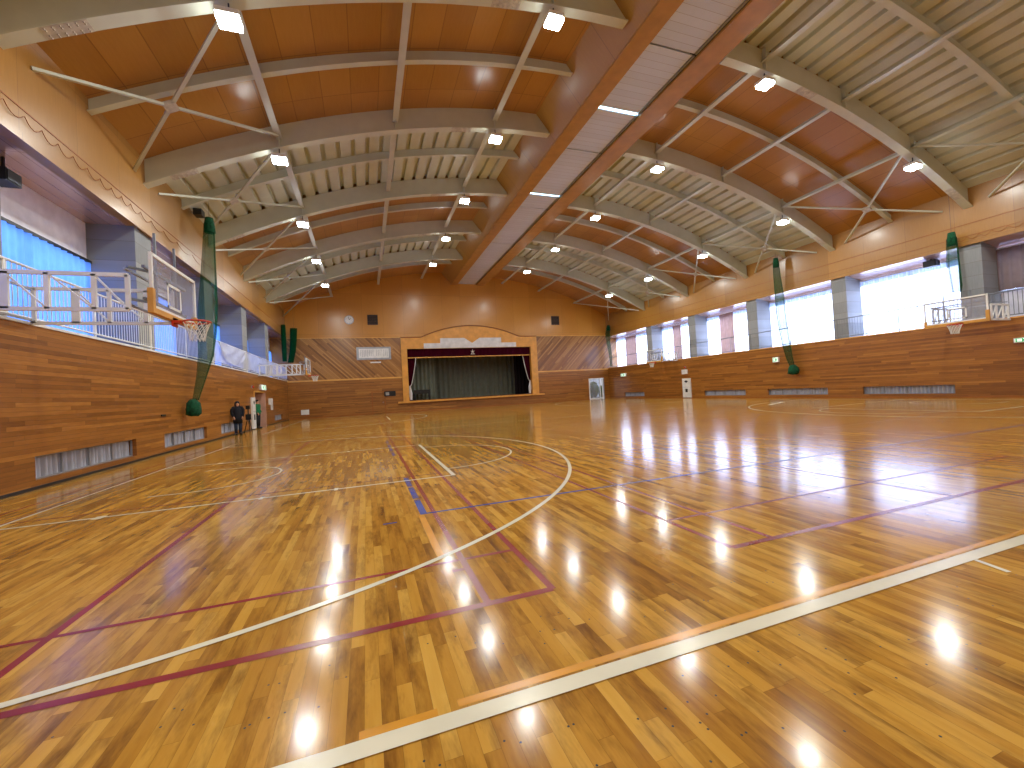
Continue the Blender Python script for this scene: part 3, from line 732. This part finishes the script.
# ridge beam
rb=B(); box(rb,BL,9.28,YN,YB,BZ,BZ+.08); box(rb,11.28,BR,YN,YB,BZ,BZ+.08)
struct('trim_13',rb,M['ply_trim'])
rb=B()
prismY(rb,[(BL,BZ+.08),(7.68,13.78),(7.68,14.8),(7.9,14.8),(7.9,13.85),(BL+.12,BZ+.12)],YN,YB)
prismY(rb,[(BR,BZ+.08),(13.08,13.6),(13.08,14.8),(12.86,14.8),(12.86,13.7),(BR-.12,BZ+.12)],YN,YB)
box(rb,7.68,13.08,YN,YB,14.8,15.0); fixn(rb)
struct('ceiling_beam',rb,M['ply_beam'])
rb=B(); box(rb,9.2,9.28,YN,YB,BZ+.08,BZ+.4); box(rb,11.28,11.36,YN,YB,BZ+.08,BZ+.4); struct('trim_14',rb,M['darkm'])
jy=[-1.2,2.0,5.0,8.1,11.1,14.3,17.2,21.75,23.5,29.75,35.8,YB]
for k in range(len(jy)-1):
    y0,y1=jy[k],jy[k+1]; 
    vis=k-3
    t=thing('louvre_panel','pale grey panel under the ridge beam, %s'%(['cut by the top picture edge','just before the first bright gap','just past the first bright gap','just before the second bright gap','short, past the second bright gap','third from the back wall','second from the back wall','touching the back wall'][vis] if vis>=0 else 'behind the camera, row %d'%k),'panel',(0,0,0),'ridge beam panels')
    g0=.09 if jy[k] in(14.3,21.75) else .035; g1=.09 if jy[k+1] in(14.3,21.75) else .035
    obj('panel_sheet',box(B(),9.3,11.14,y0+g0,y1-g1,BZ+.1,BZ+.14),M['panelw'],t)
    obj('guide_rail',box(B(),11.17,11.25,y0+.04,y1-.04,BZ+.08,BZ+.13),M['glass_frame'],t)
    if y1 not in(14.3,21.75): obj('end_bar',box(B(),9.3,11.25,y1-.02,y1+.02 if y1<YB else YB,BZ+.15,BZ+.2),M['darkm'],t)
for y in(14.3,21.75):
    tag(obj('skylight_glow_strip',box(B(),9.3,11.25,y-.085,y+.085,BZ+.13,BZ+.17),M['tube']),'bluish strip glowing in place of skylight across the ridge beam, %s of two'%('nearer' if y<20 else 'farther'),'light strip','bright gaps in the ridge beam')
struct('ceiling_cover',box(B(),9.2,11.36,YN,YB,BZ+.42,BZ+.46),M['white_dim'])
# arches
def arch(side,y,lab):
    f=zl if side=='L' else zr; a,b=(XL,8.28) if side=='L' else (12.25,XR); n=40
    t=thing('roof_arch',lab,'roof beam',(0,0,0),'curved steel arches of the %s vault'%('left' if side=='L' else 'right'))
    for nm,w,o0,o1 in(('web',.05,.04,DEP),('bottom_flange',.32,0,.045)):
        bm=B(); r=[]
        for i in range(n+1):
            x=a+(b-a)*i/n; z=f(x); r.append([bm.verts.new((x,y+yy,z+o)) for yy,o in((-w/2,o0),(w/2,o0),(w/2,o1),(-w/2,o1))])
        for p,q_ in zip(r,r[1:]):
            for i in range(4): bm.faces.new((p[i],p[(i+1)%4],q_[(i+1)%4],q_[i]))
        bm.faces.new(r[0]);bm.faces.new(r[-1][::-1]); fixn(bm); obj(nm,bm,M['steel'],t)
    xs=LX if side=='L' else RX
    for x in xs:
        g=B(); box(g,x-.02,x+.02,y-.15,y+.15,f(x)+.045,f(x)+DEP-.02); obj('stiffener',g,M['steel'],t)
    # bolted splices
    for x in ((a+1.1,b-4.0) if side=='L' else (a+4.0,b-1.1)):
        g=B(); d=Vector((.5,0,f(x+.5)-f(x))).normalized(); c0=Vector((x,y,f(x)-.006)); bar(g,c0-d*.42,c0+d*.42,.3,.014)
        for i in range(6):
            for yy in(-.12,-.06,.06,.12):
                c1=c0+d*(-.35+.14*i)+Vector((0,yy,-.012)); bar(g,c1-Vector((0,0,.012)),c1+Vector((0,0,.008)),.03,.03)
        obj('splice_plate',g,M['steel_d'],t)
names=['behind the camera, last','behind the camera','nearest in view','second in view','third in view','fourth in view','farthest, next to the back wall']
for side in 'LR':
    vs='left' if side=='L' else 'right'; xs=LX if side=='L' else RX; f=zl if side=='L' else zr; s=1 if side=='L' else -1
    xw=XL if side=='L' else XR
    for k,y in enumerate(T): arch(side,y,'deep curved steel arch of the %s vault, %s'%(vs,names[k]))
    for k in range(len(edges)-1):          # thin ribs and purlins per bay
        y0,y1=edges[k],edges[k+1]; 
        bn=['unseen last bay','unseen bay','bay overhead','first orange bay','first white ribbed bay','second orange bay','second white ribbed bay','last bay'][k]
        if k==2 and side=='R': bn='top right corner bay'
        ym=(y0+y1)/2 if k not in(0,) else y1-2.95
        if k==7: ym=y0+2.95
        rb=B(); rr=[]; a,b=(XL,7.95) if side=='L' else (12.8,XR); n=40
        for w,o0,o1 in((.04,.56,DEP),(.2,.53,.56)):
            rr=[]
            for i in range(n+1):
                x=a+(b-a)*i/n; z=f(x); rr.append([rb.verts.new((x,ym+yy,z+o)) for yy,o in((-w/2,o0),(w/2,o0),(w/2,o1),(-w/2,o1))])
            for p,q_ in zip(rr,rr[1:]):
                for i in range(4): rb.faces.new((p[i],p[(i+1)%4],q_[(i+1)%4],q_[i]))
            rb.faces.new(rr[0]);rb.faces.new(rr[-1][::-1])
        fixn(rb)
        tag(obj('curved_rib',rb,M['steel']),'slender curved rib under the %s vault roof, %s'%(vs,bn),'roof beam','slender ribs of the %s vault'%vs)
        for j,x in enumerate(xs):
            g=B(); zb=f(x)+.38
            box(g,x-.11,x+.11,y0+.03,y1-.03,zb,zb+.035); box(g,x-.02,x+.02,y0+.03,y1-.03,zb+.035,f(x)+.53)
            pos=(['wall side','middle','ridge side'] if side=='L' else ['ridge side','middle','wall side'])[j]
            tag(obj('purlin',g,M['steel']),'straight cream purlin of the %s vault, %s, %s'%(vs,pos,bn),'roof beam','purlins of the %s vault'%vs)
        if 2<=k:
            xo=xs[0] if side=='L' else xs[2]; zn=f(xo)+.38; zw=(9.08 if side=='L' else 8.9)+.0
            y1b=y1 if k<7 else YB
            t=thing('cross_brace','X-shaped cream brace of the %s vault beside the wall, %s'%(vs,bn),'brace',(0,0,0),'X braces of the %s vault'%vs)
            A0=Vector((xo,y0+.25,zn));A1=Vector((xw,y1b-.7,zw)); B0=Vector((xw,y0+.9,zw));B1=Vector((xo,y1b-.25,zn))
            obj('brace_bar',bar(B(),A0,A1,.09,.07),M['steel'],t); obj('brace_bar',bar(B(),B0+Vector((0,0,.0)),B1,.09,.07),M['steel'],t)
            Lb=y1b-y0; tt=(Lb-.5)/(2*Lb-2.1); mid=A0.lerp(A1,tt); ex=(A1-A0).normalized();ey=(B1-B0).normalized(); nz=ex.cross(ey).normalized()
            g=B(); vv=[];
            for o in(-.05,.05):
                for p in((.24*ex),(.24*ey),(-.24*ex),(-.24*ey)): vv.append(g.verts.new(mid+p+nz*o))
            g.faces.new(vv[:4]);g.faces.new(vv[4:][::-1])
            for i in range(4): g.faces.new((vv[i],vv[(i+1)%4],vv[4+(i+1)%4],vv[4+i]))
            fixn(g); obj('gusset_plate',g,M['steel_d'],t)
    # lamps
    for j,x in enumerate((xs[0],xs[2])):
        for k,y in enumerate(T):
            z=f(x)
            pos=('outer' if (j==0)==(side=='L') else 'inner')
            t=thing('ceiling_lamp','lamp under the %s arch of the %s vault, on the %s side'%(['last unseen','unseen','nearest','second','third','fourth','farthest'][k],vs,'wall' if pos=='outer' else 'ridge'),'lamp',(x,y-.05,z),'high bay lamps')
            g=B(); bar(g,(0,0,0),(0,0,-.2),.03,.03); bar(g,(-.16,0,-.2),(.16,0,-.2),.03,.02); bar(g,(-.16,0,-.2),(-.16,0,-.28),.02,.02);bar(g,(.16,0,-.2),(.16,0,-.28),.02,.02)
            obj('hanger',g,M['darkm'],t)
            obj('housing',box(B(),-.24,.24,-.22,.22,-.38,-.27),M['white'],t)
            obj('lens',box(B(),-.23,.23,-.19,.19,-.48,-.38),M['lens'],t)
            ld=bpy.data.lights.new('lamp_light','AREA'); ld.shape='SQUARE'; ld.size=.4; ld.energy=200; ld.color=(.98,1,.93)
            lo=bpy.data.objects.new('lamp_light',ld); C.objects.link(lo); lo.parent=t; lo.location=(0,0,-.52)
# ---------------------------------------------------------------- nets
def gathered(name,path,rad,lab,bundle=None,mat='green',top=None):
    t=thing('divider_net',lab,'net',(0,0,0),'green divider nets')
    bm=B(); n=28; rings=[]
    for (x,y,z),r in zip(path,rad):
        rings.append([bm.verts.new((x+r*(1+.22*math.sin(k*PI*.5*3))*math.cos(2*PI*k/n)*.8,y+r*(1+.22*math.cos(k*PI*.5*3))*math.sin(2*PI*k/n),z)) for k in range(n)])
    for a,b in zip(rings,rings[1:]):
        for k in range(n): bm.faces.new((a[k],a[(k+1)%n],b[(k+1)%n],b[k]))
    obj('netting',bm,M[mat],t,True)
    x,y,z=path[0]; fz=(zl if x<8 else zr)(x)+DEP+.02; obj('hanging_cord',tube(B(),[(x,y,z-.1),(x,y,fz)],.006,6),M['darkm'],t)
    if top:
        g=B(); loft(g,[(x,y,z-.35,rad[0]*1.05,rad[0]*1.1),(x,y,z,rad[0]*.9,rad[0]),(x,y,z+.25,rad[0]*.7,rad[0]*.8)]); obj('gathered_top',g,M['green_solid'],t,True)
    if bundle:
        bx_,by,bz,br,bh=bundle; g=B()
        loft(g,[(bx_,by,bz-bh,br*.5,br*.6),(bx_,by,bz-bh*.8,br*.95,br),(bx_,by,bz-bh*.2,br,br*1.1),(bx_,by,bz+bh*.5,br*.85,br*.9),(bx_,by,bz+bh,br*.35,br*.4)],20)
        for v in g.verts: v.co+=Vector((random.uniform(-.04,.04),random.uniform(-.04,.04),random.uniform(-.03,.03)))
        obj('tied_bundle',g,M['green_solid'],t,True)
    return t
gathered('a',[(-5.8,20.3,9.1),(-5.85,20.3,8),(-5.9,20.3,6.8),(-5.95,20.25,5.6),(-5.98,20.15,4.6),(-6.02,20.0,3.6),(-6.1,19.65,2.7),(-6.17,19.15,1.8)],[.2,.24,.3,.36,.35,.28,.18,.11],'long green net column hanging on the left wall, bundled at its foot',(-6.2,19.0,1.52,.25,.32),top=True)
gathered('b',[(25.85,19.95,9.0),(25.88,19.95,8),(25.9,19.9,7),(25.9,19.85,5.6),(25.9,19.75,4.4),(25.95,19.65,3.4),(26.0,19.55,2.6),(26.05,19.45,2.1)],[.17,.2,.24,.28,.26,.22,.18,.14],'long green net column hanging on the right wall, ending in a round bundle',(26.05,19.4,1.85,.3,.3),top=True)
gathered('c',[(26.0,11.35,7.45),(26.0,11.35,6.9),(26.0,11.35,6.2),(26.0,11.3,5.2),(26.0,11.3,4.9)],[.16,.18,.2,.18,.14],'thin green net hanging in front of the nearest right pillar',top=True)
gathered('d',[(26.1,40.6,8.0),(25.95,40.6,7.3),(26.0,40.6,6.2),(26.15,40.6,5.2),(26.2,40.6,4.3),(26.2,40.6,3.6)],[.2,.26,.22,.18,.16,.14],'dark green net swept down in the far right corner of the hall',top=True)
gathered('e',[(-6.3,39.4,8.1),(-6.3,39.4,7),(-6.3,39.4,6),(-6.3,39.4,5)],[.18,.2,.2,.18],'green net strand in the far left corner, the one against the wall',mat='green2')
gathered('f',[(-5.7,40.7,8.0),(-5.75,40.7,7),(-5.85,40.7,6),(-6.05,40.7,5)],[.3,.28,.26,.24],'green net strand in the far left corner, the slanting right one',mat='green2')
# ---------------------------------------------------------------- small things under the fascias
for s,side,ys in((1,'left',[10.4,10.95,11.5,12.0,12.52,13.05,13.6,14.15,14.68,15.2,15.7,16.3,17.0,17.9,19.0,20.5,22.]),(-1,'right',[11.4,11.,10.6,10.2,9.7,9.2,8.7,8.2,7.7])):
    x=(XL+.035) if s>0 else XR-.035; pts=[]; z0=7.84 if s>0 else 7.42
    for a,b in zip(ys,ys[1:]):
        for i in range(6):
            u=i/6; pts.append((x,a+(b-a)*u,z0-.16*(1-(2*u-1)**2)+(.0)))
    tag(obj('scalloped_cable',tube(B(),pts,.009,6),M['dark_trim']),'thin dark cable looped in scallops along the %s fascia'%side,'cable')
def spk(x,y,z,lab,s,ceil,w=.35,l=.45,h=.28):
    t=thing('loudspeaker',lab,'speaker',(x,y,z)); obj('cabinet',box(B(),-w/2,w/2,-l/2,l/2,-h/2,h/2),M['dark'],t)
    obj('speaker_grille_cloth',box(B(),*sorted((w/2*s,(w/2+.02)*s)),-l/2+.03,l/2-.03,-h/2+.03,h/2-.03),M['darkm'],t); obj('bracket',bar(B(),(0,0,h/2),(0,0,ceil-z),.05,.05),M['dark'],t)
spk(-7.35,12.3,6.85,'black speaker hanging under the left gallery soffit at the picture edge',1,7.3)
spk(27.2,12.7,6.72,'black box speaker hanging under the right gallery soffit above the white curtains',-1,7.05,.35,.5,.3)
t=thing('sensor_box','small grey sensor box at the top of the left fascia beside the green net','sensor',(XL+.05,20.6,9.65)); obj('sensor_case',box(B(),.1,.4,-.2,.2,-.13,.13),M['darkm'],t); obj('bracket',bar(B(),(0,0,0),(.1,0,0),.05,.05),M['glass_frame'],t)
# ---------------------------------------------------------------- people
def person(lab,loc,rz,H,top,topm,legm,hood=False,green=False):
    """continuous skinned body with fingers, clothing and hair as children"""
    k=H/1.75
    V=[];E=[];Rd=[]
    def add(p,r,par=None):
        V.append(Vector(p)*k);Rd.append(r*k)
        if par is not None:E.append((par,len(V)-1))
        return len(V)-1
    pel=add((0,0,.95),.13); ab=add((0,0,1.1),.12,pel); ch=add((0,0,1.3),.15,ab); sh=add((0,0,1.42),.1,ch); nk=add((0,.0,1.5),.055,sh); hd0=add((0,-.01,1.58),.075,nk); hd1=add((0,-.01,1.66),.085,hd0); hd2=add((0,0,1.72),.06,hd1)
    ns=add((0,-.1,1.63),.016,hd1)
    for s in(-1,1):
        a=add((s*.17,0,1.42),.06,sh); e=add((s*.24,.03,1.15),.045,a); w=add((s*.2,-.1,.96 if not green else 1.0),.03,e); h=add((s*.18,-.14,.9),.032,w)
        for q_,(dx,dz) in enumerate(((-.03,-.075),(-.01,-.09),(.01,-.095),(.03,-.085))):
            f1=add((s*.18+dx,-.155,.9+dz*.5),.0095,h); f2=add((s*.18+dx,-.15,.9+dz),.008,f1)
        add((s*.15,-.17,.89),.01,h)
        hp=add((s*.09,0,.88),.095,pel); kn=add((s*.1,-.01,.5),.06,hp); an=add((s*.1,.01,.1),.042,kn); ft=add((s*.11,-.12,.05),.04,an)
        er=add((s*.085,0,1.64),.014,hd1)
    me=bpy.data.meshes.new('person'); me.from_pydata([tuple(v) for v in V],E,[]); o=bpy.data.objects.new('person',me); C.objects.link(o)
    m=o.modifiers.new('s','SKIN'); 
    for v,r in zip(me.skin_vertices[0].data,Rd): v.radius=(r,r)
    me.skin_vertices[0].data[0].use_root=True
    m.use_smooth_shade=True
    o.modifiers.new('d','SUBSURF').levels=1; o.modifiers['d'].render_levels=1
    me.materials.append(M['skin']); o.location=loc; o.rotation_euler=(0,0,rz)
    tag(o,lab,'person')
    def kk(secs): return [tuple(c_*k for c_ in s_) for s_ in secs]
    c_=B()
    low=.62 if top=='coat' else .9
    loft(c_,kk([(0,0,low,.215 if top=='coat' else .17,.17),(0,0,.95,.2,.165),(0,0,1.15,.19,.16),(0,0,1.35,.21,.15),(0,0,1.45,.16,.12),(0,0,1.52,.075,.075)]),20)
    for s in(-1,1): tube(c_,[Vector((s*.08,0,1.44))*k,Vector((s*.175,0,1.425))*k,Vector((s*.25,.02,1.3))*k,Vector((s*.255,.03,1.15))*k,Vector((s*.2,-.1,.97))*k],[.09*k,.1*k,.088*k,.075*k,.06*k],12)
    obj('jacket' if green else 'coat',c_,topm,o,True)
    for s in(-1,1):
        l=B(); tube(l,[Vector((s*.09,0,.95))*k,Vector((s*.1,-.01,.5))*k,Vector((s*.1,.01,.09))*k],[.115*k,.085*k,.068*k],12); obj('trouser_leg',l,legm,o,True)
        b=B(); loft(b,kk([(s*.11,-.06,0,.05,.14),(s*.11,-.06,.05,.055,.145),(s*.105,-.03,.1,.05,.09)]),12); obj('shoe',b,M['blackc'],o,True)
    hb=B()
    if hood:
        loft(hb,kk([(0,.04,1.46,.12,.1),(0,.045,1.56,.125,.115),(0,.04,1.66,.125,.12),(0,.03,1.75,.095,.1),(0,.02,1.79,.03,.04)]),16)
    else:
        loft(hb,kk([(0,.035,1.6,.09,.075),(0,.03,1.67,.1,.1),(0,.01,1.74,.085,.095),(0,0,1.78,.03,.04)]),16)
    obj('hood' if hood else 'hair',hb,topm if hood else M['hair'],o,True)
    fc=B()
    for s in(-1,1): bmesh.ops.create_icosphere(fc,subdivisions=1,radius=.012*k,matrix=Matrix.Translation(Vector((s*.033,-.093,1.655))*k))
    bar(fc,Vector((-.025,-.092,1.59))*k,Vector((.025,-.092,1.59))*k,.01,.008); obj('eyes_and_mouth',fc,M['hair'],o)
    return o
person('person in a long dark hooded coat and blue jeans standing by the left wall',(-6.25,24.9,0),R(25),1.7,'coat',M['coat'],M['jeans'],hood=True)
person('person in a green jacket and black trousers standing sideways in the left doorway',(-6.45,30.0,0),R(75),1.78,'jacket',M['greenj'],M['blackc'],green=True)
t=thing('camera_tripod','dark folded camera tripod standing beside the person in the long coat','tripod',(-6.15,26.5,0))
for a in(90,210,330): obj('leg',tube(B(),[(0,0,.95),(.22*math.cos(R(a)),.22*math.sin(R(a)),0)],.022,6),M['dark'],t)
obj('column',tube(B(),[(0,0,.9),(0,0,1.3)],.03,8),M['dark'],t); obj('camera_head',box(B(),-.09,.09,-.1,.1,1.28,1.48),M['dark'],t); obj('bag',box(B(),-.12,.12,-.08,.08,.7,1.0),M['blackc'],t)
# ---------------------------------------------------------------- wall behind the camera, world, camera
struct('wall_front',box(B(),GL-.2,GR+.2,YN-.2,YN,-.2,15.5),M['ply_back'])
w=bpy.data.worlds.new('World'); bpy.context.scene.world=w; w.use_nodes=True
w.node_tree.nodes['Background'].inputs[0].default_value=(.72,.84,1,1); w.node_tree.nodes['Background'].inputs[1].default_value=2.2
yw,pt,rl=R(19.332),R(.897),R(3.168)
F=Vector((math.sin(yw)*math.cos(pt),math.cos(yw)*math.cos(pt),math.sin(pt)))
R0=Vector((math.cos(yw),-math.sin(yw),0));U0=R0.cross(F)
Rt=R0*math.cos(rl)-U0*math.sin(rl);Up=U0*math.cos(rl)+R0*math.sin(rl)
cd=bpy.data.cameras.new('camera'); cd.sensor_width=36; cd.lens=417.494/1024*36; cd.clip_end=200
co=bpy.data.objects.new('camera',cd); C.objects.link(co)
mx=Matrix((Rt,Up,-F)).transposed().to_4x4(); mx.translation=Vector((0,0,1.5)); co.matrix_world=mx
sc=bpy.context.scene; sc.camera=co
sc.view_settings.view_transform='Standard'; sc.view_settings.look='None'; sc.view_settings.gamma=1; sc.view_settings.use_curve_mapping=False
sc.view_settings.exposure=-.1
